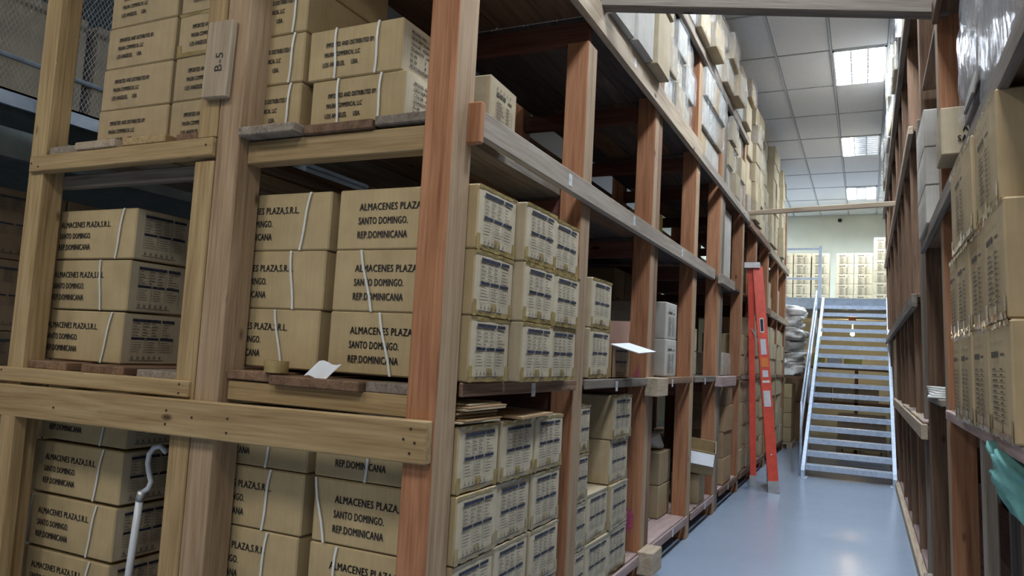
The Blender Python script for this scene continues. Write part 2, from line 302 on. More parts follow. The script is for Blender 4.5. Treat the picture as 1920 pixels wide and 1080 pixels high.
# ------------------------------------------------------------------ the room
struct(MB().box(-13, 4, -9, 22, -.1, 0).build('floor', M['floor']))
ceil = struct(MB().box(-13, 4, -9, 22, 5.53, 5.6).build('ceiling', M['slab']))
struct(MB().box(-13, 4, 20.25, 20.4, 0, 5.53).build('wall_back', M['cream_wall']))
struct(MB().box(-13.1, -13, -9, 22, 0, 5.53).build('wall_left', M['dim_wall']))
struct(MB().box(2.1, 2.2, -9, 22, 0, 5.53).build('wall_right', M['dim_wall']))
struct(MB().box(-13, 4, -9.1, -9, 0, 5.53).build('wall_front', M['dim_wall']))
GX0, GY0, TX, TY = -.425, 9.6, .635, 1.247
tile_me = bevel_box(TX - .03, TY - .03, .02, M['tile'], .004, 'ceiling_tile')
lit = {(round((lx - GX0 - TX / 2) / TX), round((ly - GY0 - TY / 2) / TY)) for lx, ly, _, _ in LIGHTS}
for i in range(-6, 4):
    for j in range(-4, 9):
        if (i, j) not in lit: link('ceiling_tile', tile_me, ceil, (GX0 + (i + .5) * TX, GY0 + (j + .5) * TY, 5.51))
for i in range(-6, 5): x = GX0 + i * TX; MB().box(x - .011, x + .011, GY0 - 4 * TY, 20.25, 5.485, 5.53).build('ceiling_grid_runner', M['grid'], ceil)
for j in range(-4, 10): y = min(GY0 + j * TY, 20.23); MB().box(GX0 - 6 * TX, GX0 + 4 * TX, y - .008, y + .008, 5.492, 5.53).build('ceiling_grid_runner', M['grid'], ceil)
TUBE = {}
def tube_mat(c, p):
    if (c, p) not in TUBE: TUBE[c, p] = plain('lit_tube', c, .5, emit=LIGHT_POWER * p) if p else M['white']
    return TUBE[c, p]
WHERE = {0: 'ceiling light with all tubes bright, first beyond the cross beam', 1: 'ceiling light with one bright tube and two dim ones', 2: 'smallest ceiling light with dim centre tube near the back wall'}
for k, (lx, ly, tubes, colr) in enumerate(LIGHTS):
    t = thing('ceiling_light', (lx, ly, 5.50), WHERE.get(k, f"ceiling light outside the view, {['', '', '', 'first before the cross beam', 'second before the cross beam', 'over the open floor', 'farthest over the open floor', 'over the floor by the rack end', 'farther back by the rack end', 'added to brighten the ceiling above the cartons', 'added to brighten the back wall by the platform', 'over the mesh mezzanine front'][k]}"), 'light', 'recessed ceiling lights')
    w2, l2 = TX / 2 - .015, TY / 2 - .02
    mb = MB()
    for a in ((-w2, -w2 + .02, -l2, l2), (w2 - .02, w2, -l2, l2), (-w2, w2, -l2, -l2 + .02), (-w2, w2, l2 - .02, l2)): mb.box(*a, -.02, .02)
    mb.build('frame', M['white'], t); MB().box(-w2, w2, -l2, l2, .024, .028).build('reflector', M['white'], t)
    for q in range(3):
        c = (q - 1) * .19; MB().rect(c - .084, c + .084, l2 - .02, -l2 + .02, .012).build('tube', tube_mat(colr, tubes[q]), t)
    if k < 3:
        for q in range(9): y = -l2 + (q + 1) * 2 * l2 / 10; MB().box(-w2 + .02, w2 - .02, y - .007, y + .007, -.018, .006).build('louvre_blade', M['alu'], t)
        for q in (-1, 1): MB().box(q * .095 - .008, q * .095 + .008, -l2 + .02, l2 - .02, -.018, .006).build('louvre_blade', M['alu'], t)
sc_ = thing('security_camera', (-.62, 20.25, 5.36), 'small dark dome camera high on the cream back wall', 'camera')
MB().tube([(0, 0, 0), (0, -.06, 0)], .05, 12).build('mount', M['white'], sc_); MB().tube([(0, -.06, 0), (0, -.09, -.02), (0, -.12, -.05)], [.05, .045, .015], 12).build('lens', M['black'], sc_, smooth=True)

# ------------------------------------------------------------------ timber rack behind the ladder (two rows of bays back to back)
rack = thing('timber_rack', (-2.75, 2.45, 0), 'long timber storage rack of rough posts and beams, behind the red ladder', 'rack')
PY = [(2.45, 2.61), (3.92, 4.07), (5.44, 5.68), (6.98, 7.14), (8.28, 8.62), (9.95, 10.09), (11.25, 11.40), (12.72, 12.95), (14.25, 14.40), (15.72, 15.90)]
for k, (a, b_) in enumerate(PY):
    top = 3.42 if k == 1 else (4.62 if k < 7 else 4.7)
    if b_ - a > .2:
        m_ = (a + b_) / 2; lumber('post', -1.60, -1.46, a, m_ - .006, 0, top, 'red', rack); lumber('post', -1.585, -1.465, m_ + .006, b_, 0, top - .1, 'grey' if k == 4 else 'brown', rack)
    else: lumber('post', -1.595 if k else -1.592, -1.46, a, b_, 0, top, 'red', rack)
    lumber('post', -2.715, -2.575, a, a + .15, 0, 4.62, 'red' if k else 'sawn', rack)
    lumber('post', -4.09, -3.965, a, a + .12, 0, 4.3, 'pine' if k == 0 else 'brown', rack)
    if k:
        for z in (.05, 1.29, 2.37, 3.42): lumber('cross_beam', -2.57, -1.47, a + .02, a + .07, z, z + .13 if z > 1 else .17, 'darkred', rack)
# light board nailed beside the middle post, the marked plank, and the timbers across the end
lumber('post', -2.845, -2.722, 2.45, 2.52, 0, 2.41, 'pine', rack); lumber('post', -2.845, -2.722, 2.45, 2.52, 2.52, 4.2, 'pine', rack)
lumber('end_beam', -4.06, -2.722, 2.43, 2.49, 2.425, 2.513, 'pine', rack, rot=(0, -.004, 0))
lumber('end_beam', -4.16, -2.735, 2.43, 2.49, 1.318, 1.392, 'pine', rack, rot=(0, -.008, 0))
lumber('end_beam', -4.6, -1.463, 2.40, 2.448, 1.152, 1.312, 'pine', rack, rot=(0, -.012, 0))
lumber('end_beam', -2.57, -1.597, 2.50, 2.58, 2.395, 2.500, 'pine', rack); lumber('end_beam', -2.57, -1.597, 2.50, 2.58, 1.325, 1.412, 'pine', rack)
lumber('end_beam', -4.0, -2.83, 2.56, 2.61, 2.36, 2.43, 'grey', rack)
lumber('post', -4.01, -3.90, 2.40, 2.47, 0, 1.15, 'pine', rack) ; lumber('post', -4.16, -4.03, 2.36, 2.50, 0, 1.15, 'pale', rack)
pl = lumber('marked_plank', -2.795, -2.645, 2.41, 2.448, 2.695, 3.06, 'pale', rack, rot=(0, .03, 0)); mb = MB(); put_text(mb, 'B-5', -.065, -.02, .047, 1.0)
mb.build('lettering', M['ink'], pl, (.02, -.0205, 0), (math.pi / 2, -math.pi / 2, 0))
nail_me = MB().tube([(0, 0, 0), (0, .02, 0)], .005, 6).mesh('nail', M['nail'])
for x, z in ((-4.04, 2.47), (-3.98, 2.45), (-2.76, 2.48), (-4.1, 1.37), (-2.79, 1.38), (-2.79, 1.34)): link('nail', nail_me, rack, (x + 2.75, 2.4275 - 2.45, z))
for x, z in ((-4.1, 1.26), (-4.1, 1.18), (-3.6, 1.22), (-2.82, 1.26), (-2.82, 1.20), (-2.66, 1.24), (-2.45, 1.25), (-2.45, 1.19), (-1.53, 1.28), (-1.56, 1.24), (-1.51, 1.23), (-1.53, 1.19)): link('nail', nail_me, rack, (x + 2.75, 2.3965 - 2.45, z + .012 * (x + 3)))
for mx_, mz_, ms in ((1.20, .43, 1.0), (1.22, 1.50, .45)):
    vs = [(.035 * ms * (1 + .4 * math.sin(k * 2.3)) * math.cos(k * .524), .085 * ms * (1 + .3 * math.sin(k * 3.1 + 1)) * math.sin(k * .524), 0) for k in range(12)]
    MB().add(vs, [tuple(range(12))]).build('magenta_mark', M['magenta'], rack, (mx_, 5.4385 - 2.45, mz_), (math.pi / 2, 0, 0))
# decks
LEV = [.17, 1.43, 2.53, 3.60]
KINDS = ['brown', 'grey', 'brown', 'pink', 'grey', 'red']
for li, z in enumerate(LEV):
    for b_ in range(9):
        y0 = PY[b_][0] + (.01 if b_ == 0 else .08); y1 = PY[b_ + 1][0] + .07
        xs = [-2.56, -2.35, -2.14, -1.92, -1.70, -1.475]
        if b_ == 0: continue
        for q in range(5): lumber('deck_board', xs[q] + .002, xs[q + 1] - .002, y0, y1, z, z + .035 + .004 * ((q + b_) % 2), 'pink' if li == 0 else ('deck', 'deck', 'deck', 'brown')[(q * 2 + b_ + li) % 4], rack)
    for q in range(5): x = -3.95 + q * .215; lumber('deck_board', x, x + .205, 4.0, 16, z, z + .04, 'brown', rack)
def end_boards(z, spec, y0=2.46):
    for x0, x1, dz, kd, dy in spec: lumber('deck_board', x0, x1, y0 + dy, 3.98, z + dz, z + dz + .042, kd, rack)
end_boards(1.412, ((-2.57, -2.305, .006, 'brown', .03), (-2.30, -1.83, -.002, 'brown', .0), (-1.825, -1.60, 0, 'grey', .04)))
end_boards(2.502, ((-2.57, -2.245, .004, 'grey', -.03), (-2.235, -1.87, 0, 'brown', .02), (-1.865, -1.60, .012, 'grey', .03)))
end_boards(1.390, ((-4.0, -3.66, -.002, 'brown', .02), (-3.53, -3.22, .0, 'brown', .01), (-3.14, -2.86, -.004, 'grey', .02)))
end_boards(2.515, ((-3.95, -3.72, .002, 'grey', .0), (-3.70, -3.40, .003, 'pale', -.03), (-3.35, -3.05, .003, 'pine', -.02), (-3.0, -2.86, 0, 'brown', 0)))
end_boards(.17, ((-4.0, -3.5, -.05, 'brown', 0), (-3.48, -2.86, -.05, 'brown', 0), (-2.57, -2.1, 0, 'brown', 0), (-2.09, -1.6, 0, 'brown', 0)))
end_boards(3.60, ((-4.0, -3.5, 0, 'brown', 0), (-3.48, -2.86, 0, 'brown', 0), (-2.57, -2.1, 0, 'brown', 0), (-2.09, -1.47, 0, 'brown', .15)))
# edge timbers along the aisle
E_ = lambda y0, y1, z0, z1, kd, x1=-1.415, nm='edge_beam': lumber(nm, -1.458, x1, y0, y1, z0, z1, kd, rack)
E_(2.60, 7.86, 2.468, 2.580, 'beige', -1.418); lumber('edge_block', -1.47, -1.40, 2.565, 2.60, 2.43, 2.60, 'red', rack); E_(8.22, 9.05, 2.47, 2.575, 'beige', -1.40)
E_(2.62, 7.0, 3.50, 3.665, 'pale'); E_(7.0, 10.3, 3.50, 3.60, 'beige'); E_(10.35, 12.7, 3.47, 3.58, 'brown'); E_(12.75, 15.95, 3.45, 3.57, 'pale')
for k in range(9): E_(PY[k][1] + .003, PY[k + 1][0] - .003, 1.415, 1.472, 'brown' if k % 2 == 0 else 'grey', -1.44, 'shelf_edge')
E_(5.40, 5.72, 1.34, 1.475, 'pale', -1.36, 'edge_block'); E_(8.2, 9.2, 1.36, 1.47, 'pink', -1.38, 'edge_block'); E_(10.5, 12.9, 2.44, 2.55, 'brown'); E_(13, 15.95, 2.43, 2.54, 'pale')
for k in range(1, 9): E_(PY[k][1] + .003, PY[k + 1][0] - .003, .145, .215, 'pink' if k < 4 else 'brown', -1.44, 'shelf_edge')
E_(5.36, 5.62, .08, .24, 'pale', -1.34, 'edge_block')
# upper deck of the farther bays
E_(5.95, 10.0, 4.50, 4.60, 'grey')
for b_ in range(2, 5):
    for q in range(5): xs = [-2.56, -2.35, -2.14, -1.92, -1.70, -1.475]; lumber('deck_board', xs[q] + .002, xs[q + 1] - .002, PY[b_][0] + .3 * (b_ == 2) + .1, PY[b_ + 1][0] + .09, 4.555, 4.59, 'deck', rack)
# price tickets stuck on the edges
for k, (y, z, x) in enumerate(((3.62, 2.525, -1.4165), (4.83, 2.53, -1.4165), (6.3, 2.525, -1.4165), (3.32, 1.43, -1.4385), (4.66, 1.425, -1.4385), (6.2, 1.425, -1.4385), (7.6, 1.425, -1.4385), (3.66, 3.58, -1.4135), (4.7, 3.58, -1.4135), (6.4, .175, -1.4385), (7.8, .175, -1.4385), (9.2, .175, -1.4385))):
    tk = tag(MB().box(-.0015, 0, -.022, .022, -.032, .032).build('price_ticket', M['sticker'], None, (x, y, z)), ['white ticket on the long grey beam, first beyond the corner post', 'white ticket on the long grey beam, second beyond the corner post', 'white ticket on the long grey beam, third beyond the corner post', 'white ticket hanging under the middle shelf by the flattened cardboard', 'white ticket hanging under the open flapped carton', 'white ticket under the two pale cartons beside a post', 'white ticket under the shelf, third from the corner cartons', 'small ticket on the high beam near the cross timber', 'small ticket on the high beam under overhanging cartons', 'small ticket on the bare pinkish floor shelf edge', 'small ticket on the floor shelf under the tilted open box', 'small ticket on the floor shelf under the tall brown carton stack'][k], 'label', 'tickets on shelf edges')
    mb = MB(); put_text(mb, 'B-%d' % (k % 4 + 2), -.016, -.006, .014); mb.build('lettering', M['ink'], tk, (.0008, 0, 0), FACE['+x'])

# ------------------------------------------------------------------ cartons at the near end of the rack
CS = (.70, .36, .266)
def pick(k): return [(-.18, .02), (.16, -.05), (.2, .03), (-.27, -.04), (.1, .04)][k % 5]
zz = 1.478
end_rack = 'near end of the rack'
for k in range(3):          # middle shelf, corner column, seen from two sides
    for j in range(3):
        x = -1.775 + R.uniform(-.006, .012) + (.02 if j == 1 else 0); y = 2.80 + j * .374; x += (0, .03, .036)[j]
        st = [] if (j or k == 2) else [(-.17 + .12 * (k == 0), -.07)]
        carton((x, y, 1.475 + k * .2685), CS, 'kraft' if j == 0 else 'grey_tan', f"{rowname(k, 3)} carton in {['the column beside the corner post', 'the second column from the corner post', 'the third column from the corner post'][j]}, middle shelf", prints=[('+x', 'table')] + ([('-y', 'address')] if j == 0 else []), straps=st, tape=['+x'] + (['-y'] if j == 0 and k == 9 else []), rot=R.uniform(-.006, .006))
    carton((-2.53 + .008 * k, 2.80, 1.475 + k * .2685), CS, 'kraft', f"{rowname(k, 3)} strapped carton beside the middle post, middle shelf, inner column", prints=[('-y', 'address')], straps=[(.215 - .05 * (2 - k) * .9, (.045, -.03, -.06)[2 - k])])
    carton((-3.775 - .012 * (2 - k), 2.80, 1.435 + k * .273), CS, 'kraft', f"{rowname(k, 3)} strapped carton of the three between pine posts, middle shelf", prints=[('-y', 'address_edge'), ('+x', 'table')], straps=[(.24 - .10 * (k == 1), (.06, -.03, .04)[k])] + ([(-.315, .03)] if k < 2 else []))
for k in range(4):          # floor shelf
    for j in range(3):
        z = .215 + k * .272 ; x = -1.795 + R.uniform(-.008, .008); y = 2.80 + j * .374
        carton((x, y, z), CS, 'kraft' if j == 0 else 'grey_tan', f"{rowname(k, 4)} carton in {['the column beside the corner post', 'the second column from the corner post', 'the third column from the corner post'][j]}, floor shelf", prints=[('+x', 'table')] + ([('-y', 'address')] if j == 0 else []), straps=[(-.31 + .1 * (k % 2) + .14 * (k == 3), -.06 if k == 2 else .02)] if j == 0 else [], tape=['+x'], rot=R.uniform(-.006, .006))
    carton((-2.54 - .008 * (3 - k), 2.80, .215 + k * .272), CS, 'kraft', f"{rowname(k, 4)} strapped carton beside the middle post, floor shelf, inner column", prints=[('-y', 'address')], straps=[(.18 - .015 * k, .03)])
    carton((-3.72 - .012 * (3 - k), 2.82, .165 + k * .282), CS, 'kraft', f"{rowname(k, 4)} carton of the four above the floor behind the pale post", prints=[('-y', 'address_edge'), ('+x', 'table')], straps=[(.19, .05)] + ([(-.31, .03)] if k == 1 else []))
US = (.52, .62, .238)
for k in range(2): carton((-2.055 - .035 * k, 2.92, 2.555 + k * .242), US, 'kraft', f"{rowname(k, 2)} carton with twin white straps and printed end coloured pale for light, third shelf", prints=[('-y', 'importer'), ('+x', 'model')], straps=[(-.10, -.005), (.13, .01)], rot=-.02 + .01 * k)
for k in range(4): carton((-2.536, 2.90, 2.555 + k * .242), (.342, .62, .238), 'kraft', f"{rowname(k, 4)} carton in the inner strapped stack beside the marked plank", prints=[('-y', 'importer_edge')], straps=[(.105, .02)])
TS = (.53, .50, .232)
for k in range(4):
    carton((-3.555 + .006 * k, 2.88, 2.562 + k * .234), TS, 'tan', f"{rowname(k, 4)} carton of the unstrapped importer stack by the outer pine post", prints=[('-y', 'importer')], rot=.015 - .012 * k)
    carton((-2.995 + .003 * k, 2.88, 2.562 + k * .234), TS, 'tan', f"{rowname(k, 4)} carton of the taped stack half behind the marked plank", prints=[('-y', 'importer')], tape=['-y'] if k == 2 else [])

# small things lying at the near end
def disc_ring(name, mat, loc, r0, r1, h, parent=None):
    mb = MB(); n = 24
    for i in range(n):
        a, b_ = 2 * math.pi * i / n, 2 * math.pi * (i + 1) / n; A = [(r * math.cos(t), r * math.sin(t), z) for t in (a, b_) for r in (r0, r1) for z in (0, h)]
        mb.add(A, [(2, 6, 7, 3), (0, 1, 5, 4), (1, 3, 7, 5), (0, 4, 6, 2)])
    return mb.build(name, mat, parent, loc)
tr_ = thing('tape_roll', (-2.30, 2.505, 1.462), 'brown roll of packing tape lying on the shelf planks', 'tape'); disc_ring('tape_winding', M['tape'], (0, 0, 0), .034, .052, .05, tr_); disc_ring('core', M['brown_card'], (0, 0, .001), .031, .034, .048, tr_)
mb = MB(); n = 5
for i in range(n):
    for j in range(n):
        f = lambda a, c: (a * .022 + .01 * c, c * .004, .002 + c * .014 + .006 * math.sin(a * 1.4))
        mb.add([f(i, j), f(i + 1, j), f(i + 1, j + 1), f(i, j + 1)], [(0, 1, 2, 3)])
pp = mb.build('paper_slip', M['paper'], None, (-2.13, 2.485, 1.457), (0, .1, .1)); tag(pp, 'white crumpled paper slip on the planks under the cartons', 'paper')
sm = pp.modifiers.new('thick', 'SOLIDIFY'); sm.thickness = .001
hp = thing('pole_with_handle', (-3.235, 2.63, 0), 'white pole with curved loop handle standing behind the pine board', 'tool')
MB().tube([(-.05, 0, 0), (-.01, 0, .42), (.018, 0, .80)], .018, 12).build('pole', M['white_tube'], hp, smooth=True)
MB().tube([(.016, 0, .78), (.03, 0, .825)], .021, 12).build('clamp', M['alu'], hp, smooth=True)
MB().tube([(.03, 0, .82), (.07, 0, .845), (.085, 0, .88), (.065, 0, .92), (.05, 0, .965), (.055, 0, 1.01), (.085, 0, 1.045), (.13, 0, 1.055), (.17, 0, 1.03)], .013, 10).build('handle', M['white_tube'], hp, smooth=True)
for k in range(9):
    fl = tag(link('flattened_carton', bevel_box(.5 + .02 * (k % 3), .34, .007, M['brown_card' if k % 2 else 'grey_tan'], .001), None, (-1.70 + R.uniform(-.05, .04), 2.80 + R.uniform(-.02, .04), 1.312 + k * .0085), (R.uniform(-.008, .008), 0, R.uniform(-.06, .06))), f"{(ORD + ['ninth'])[k] if k < 8 else 'top'} sheet of the flattened cardboard pile under the middle shelf", 'cardboard', 'flattened cardboard sheets')
tag(link('flattened_carton', bevel_box(.55, .42, .012, M['brown_card'], .001), None, (-1.67, 3.28, 1.312), (0, 0, .05)), 'single flattened cardboard sheet on the second column of floor cartons', 'cardboard', 'flattened cardboard sheets')

# ------------------------------------------------------------------ cartons along the aisle
def column(yc, xf, z0, rows, sz, mat, where, prints=(('+x', 'table'),), tape=('+x',), film=False, jit=.012, top_mat=None, group=None):
    for k in range(rows): carton((xf - sz[0] / 2 + R.uniform(-jit, jit), yc + R.uniform(-jit, jit) * .6, z0 + k * (sz[2] + .003)), sz, mat, f"{rowname(k, rows) if rows > 1 else 'single'} carton {where}", prints=list(prints), tape=list(tape), film=film, rot=R.uniform(-.02, .02), group=group)
A2 = (.6, .36, .29)
column(4.385, -1.475, 1.475, 2, (.6, .37, .30), 'grey_tan', 'of the taped pair before the open flapped carton', jit=.004)
column(4.175, -1.475, .21, 4, (.6, .185, .275), 'grey_tan', 'in the narrow column against the second post, floor shelf', jit=.004); column(4.49, -1.475, .21, 2, (.6, .41, .285), 'grey_tan', 'of the low pair between taller columns, floor shelf'); column(4.915, -1.475, .21, 4, (.6, .40, .285), 'tan', 'in the column beside the magenta marked post, floor shelf')
column(6.38, -1.50, 1.475, 2, (.5, .36, .31), 'white_card', 'of the pale pair between third and fourth posts', prints=(('+x', 'list'),), tape=()); 
for z in (1.475, 1.72): carton((-2.0, 7.85, z), (.75, .4, .24), 'grey_tan', f"{'lower' if z < 1.6 else 'upper'} address carton glimpsed between fourth and fifth posts", prints=[('-y', 'address')])
for z in (.21, .50): carton((-2.01, 6.88, z), (.74, .4, .285), 'tan', f"{'lower' if z < .4 else 'upper'} address carton on the pinkish floor shelf", prints=[('-y', 'address')])
# open carton with raised flaps
oc = thing('open_carton', (-1.72, 4.90, 1.472), 'opened carton with raised pink back flap and white flap sticking out', 'box')
mb = MB(); sx, sy, sz_, t_ = .46, .40, .21, .005
mb.box(-sx / 2, sx / 2, -sy / 2, sy / 2, 0, t_).box(-sx / 2, -sx / 2 + t_, -sy / 2, sy / 2, 0, sz_).box(sx / 2 - t_, sx / 2, -sy / 2, sy / 2, 0, sz_).box(-sx / 2, sx / 2, -sy / 2, -sy / 2 + t_, 0, sz_).box(-sx / 2, sx / 2, sy / 2 - t_, sy / 2, 0, sz_); mb.build('carton_body', M['brown_card'], oc)
link('flap', bevel_box(.44, .005, .19, M['pinkcard'] if 'pinkcard' in M else M['brown_card'], .001), oc, (0, sy / 2 + .002, sz_ + .09), (-.12, 0, 0)); link('flap', bevel_box(.20, .40, .006, M['paper'], .001), oc, (sx / 2 + .085, .0, sz_ - .005), (.05, .26, 0))
link('printed_table', cached(('table', .4, .21, 0), lambda: table_print(.36, .21)), oc, (sx / 2 + .002, 0, sz_ / 2), FACE['+x'])
def openbox(name, loc, rot, sx, sy, sz_, mat, label):
    o = thing(name, loc, label, 'box', rot=rot); t_ = .006; MB().box(-sx / 2, sx / 2, -sy / 2, sy / 2, 0, t_).box(-sx / 2, -sx / 2 + t_, -sy / 2, sy / 2, 0, sz_).box(sx / 2 - t_, sx / 2, -sy / 2, sy / 2, 0, sz_).box(-sx / 2, sx / 2, -sy / 2, -sy / 2 + t_, 0, sz_).box(-sx / 2, sx / 2, sy / 2 - t_, sy / 2, 0, sz_).build('carton_body', M[mat], o)
    link('flap', bevel_box(sx * .95, sz_ * .5, .005, M['paper'], .001), o, (0, -sy / 2 - .05, sz_ * .75), (.95, 0, 0)); return o
openbox('open_carton', (-1.55, 7.75, .56), (.25, .12, .2), .36, .34, .24, 'kraft', 'tilted open carton with torn white flap above the floor shelf'); carton((-1.62, 7.80, .21), (.28, .30, .29), 'tan', 'small carton propping up the tilted open box')
def lump(name, loc, sx, sy, sz_, mat, label, cat, seed, rot=(0, 0, 0), amp=.16, group=None, crease=0):
    rr = random.Random(seed); bm = bmesh.new(); bmesh.ops.create_icosphere(bm, subdivisions=4 if crease else 3, radius=1)
    ph = [(Vector((rr.uniform(-1, 1), rr.uniform(-1, 1), rr.uniform(-1, 1))) * 5, rr.uniform(0, 6)) for _ in range(7)]
    for vt in bm.verts:
        c = vt.co.copy(); f = 1 + amp * sum(math.sin(c.dot(a) + b_) for a, b_ in ph) / 3.2 + crease * (sum(abs(math.sin(c.dot(a) * 1.7 + b_ * 2)) for a, b_ in ph[:4]) / 4 - .6); q = [math.copysign(abs(t) ** .62, t) for t in c]
        vt.co = Vector((q[0] * sx * f, q[1] * sy * f, q[2] * sz_ * f)) / 2; vt.co.z = max(-sz_ / 2 * .96, vt.co.z) + sz_ / 2 * .96
    me = bpy.data.meshes.new(name); bm.to_mesh(me); bm.free(); me.materials.append(M[mat]); 
    for p in me.polygons: p.use_smooth = True
    return tag(link(name, me, None, loc, rot), label, cat, group)
lump('plastic_bag', (-1.95, 7.35, .21), .4, .34, .3, 'sack', 'white bag slumped beside the tilted open carton', 'bag', 3); lump('plastic_bag', (-1.92, 6.88, .79), .45, .3, .16, 'sack', 'crumpled white bag on the dark address cartons', 'bag', 5)
tag(link('paper_slip', bevel_box(.14, .05, .003, M['paper'], .0005), None, (-1.72, 5.9, .212), (0, 0, .5)), 'white strip of paper lying on the bare floor shelf', 'paper')
column(9.30, -1.47, .21, 4, (.55, .55, .30), 'brown_card', 'of the tall brown stack beside the ladder, floor shelf', prints=(), tape=()); column(9.2, -1.50, 1.475, 1, (.5, .5, .26), 'grey_tan', 'wrapped in film near the ladder, middle shelf', film=True, prints=(), tape=())
carton((-2.3, 9.35, 1.475), (.4, .6, .85), 'grey_tan', 'tall narrow carton standing behind the film wrapped one')
FAR = []                     # stacks beyond the seventh post: too many to keep one by one
def far_column(yc, xf, z0, rows, sz):
    for k in range(rows): j = R.uniform(-.018, .018); FAR.append((xf - sz[0] + j, xf + j, yc - sz[1] / 2, yc + sz[1] / 2, z0 + k * (sz[2] + .003), z0 + k * (sz[2] + .003) + sz[2]))
for b_ in range(5, 9):
    for li, (z, rows, h) in enumerate(((.21, 4, .295), (1.475, 3, .265))):
        n = 3; y0, y1 = PY[b_][1] + .03, PY[b_ + 1][0] - .03; dy = (y1 - y0) / n
        for q in range(n):
            rws = 2 if li == 1 and b_ == 5 and q < 2 else rows
            if b_ > 6: far_column(y0 + (q + .5) * dy, -1.475, z, rws, (.5, dy - .012, h)); continue
            column(y0 + (q + .5) * dy, -1.475, z, rws, (.5, dy - .012, h), ['tan', 'grey_tan', 'kraft'][(q + b_) % 3], f"in {['first', 'middle', 'last'][q]} column, {['floor', 'middle'][li]} shelf, {['second', 'third'][b_ - 5]} bay past the ladder base", prints=(), tape=('+x',) if q == 1 else (), jit=.018)
# third shelf
carton((-1.65, 3.03, 2.575), (.22, .30, .27), 'grey_tan', 'lone upright carton on the nearly empty third shelf', prints=[('+x', 'list')], rot=.05)
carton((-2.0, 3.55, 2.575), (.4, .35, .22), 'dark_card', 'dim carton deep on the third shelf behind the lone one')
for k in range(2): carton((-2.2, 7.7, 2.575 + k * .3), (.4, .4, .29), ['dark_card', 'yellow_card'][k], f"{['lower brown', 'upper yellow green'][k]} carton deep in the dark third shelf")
for k in range(2):          # dim pair deep on the middle shelf
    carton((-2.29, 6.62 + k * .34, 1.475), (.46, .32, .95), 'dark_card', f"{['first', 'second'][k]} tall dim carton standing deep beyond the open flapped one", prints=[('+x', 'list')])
for k in range(4): o = tag(link('foam_panel', bevel_box(.022, .62, .86, M['white_card'], .008, 'foam_panel', 3, .005), None, (-1.63 + .034 * k, 9.02 + .02 * k, 3.01), (0, 0, 0)), f"{ORD[k]} white bowed panel from the back, third shelf before the ladder", 'panel', 'bowed white panels')
for b_ in range(6, 9):
    y0, y1 = PY[b_][1] + .05, PY[b_ + 1][0] - .05
    for q in range(2):
        a_ = (y0 + (q + .5) * (y1 - y0) / 2, -1.56, 2.575, 2 if q else 3, (.45, (y1 - y0) / 2 - .03, .26))
        if b_ > 6: far_column(*a_)
        else: column(*a_, 'tan', f"in {['first', 'last'][q]} column on the third shelf beyond the ladder", prints=(), tape=())
# fourth shelf: overhanging cartons, then film-wrapped stacks
for j, (y, xf) in enumerate(((4.34, -1.38), (4.745, -1.36), (5.15, -1.34))):
    for k in range(2 if j == 2 else 1): carton((xf - .3 + .02 * k, y, 3.67 + k * .46), (.6, .385, .455), 'white_card' if j < 2 else 'grey_tan', f"{['lower', 'upper'][k]} overhanging carton, {['first', 'second', 'third'][j]} along the high beam", rot=.02 * (j - 1), tape=())
for j, y in enumerate((5.86, 6.2, 6.54)):
    for k in range(3): carton((-1.735 + .035 * ((j + k) % 2), y, 3.67 + k * .27), (.5, .33, .265), 'grey_tan' if (j + k) % 3 else 'white_card', f"{['bottom', 'middle', 'top'][k]} film wrapped carton, {['first', 'second', 'third'][j]} column past the third post, fourth shelf", film=True)
for j, y in enumerate((7.3, 7.66, 8.02)):
    for k in range(3): carton((-1.73 + .03 * k, y, 3.61 + k * .29), (.5, .345, .285), 'white_card' if (j + k) % 3 else 'tan', f"{['bottom', 'middle', 'top'][k]} film wrapped carton, {['first', 'second', 'third'][j]} column past the fourth post, fourth shelf", film=k > 0)
for j, y in enumerate((8.85, 9.2, 9.6)):
    for k in range(3): carton((-1.73 + .03 * ((j * 2 + k) % 3), y, 3.61 + k * .29), (.5, .33, .285), 'grey_tan', f"{['bottom', 'middle', 'top'][k]} carton, {['first', 'second', 'third'][j]} column past the doubled grey post, fourth shelf", film=(j + k) % 2 == 0)
for j in range(8):
    y = 6.25 + j * .47
    for k in range(2):
        hh = (.25, .23)[k] + .06 * ((j * 3 + k) % 2); carton((-1.66 + .05 * ((j + k) % 3), y, 4.60 + (.25 + .06 * ((j * 3) % 2)) * k), (.5, .455, hh), ['white_card', 'grey_tan', 'tan'][(j + k) % 3], f"{['lower', 'upper'][k]} film wrapped carton, {ORD[j] if 0 < j < 7 else ('first' if j == 0 else 'last')} column on the highest deck before the far bar", film=(j + k) % 4 != 3, rot=R.uniform(-.04, .04))
for j in range(13):
    y = 10.35 + j * .41; top = 6 if j not in (0, 4, 9) else 5
    if j > 5: far_column(y, -1.47 + (.08 if j in (6, 7, 10) else 0), 3.605, top, (.5, .395, .265)); continue
    for k in range(top):
        carton((-1.72 + (.08 if j in (1, 2) else 0) + R.uniform(-.03, .03), y, 3.605 + k * .268), (.5, .39, .265), 'cream_card' if j > 1 else 'grey_tan', f"{rowname(k, top)} cream carton, {(['first', 'second', 'third', 'fourth', 'fifth', 'sixth'])[j]} column past the far cross bar, fourth shelf", film=(j + k) % 5 == 0, rot=R.uniform(-.03, .03))
mb = MB()
for q in FAR: mb.box(*q)
o = mb.build('stacked_cartons', M['cream_card']); tag(o, 'crowded far stacks of pale cartons filling the last bays of the rack', 'boxes'); o['kind'] = 'stuff'

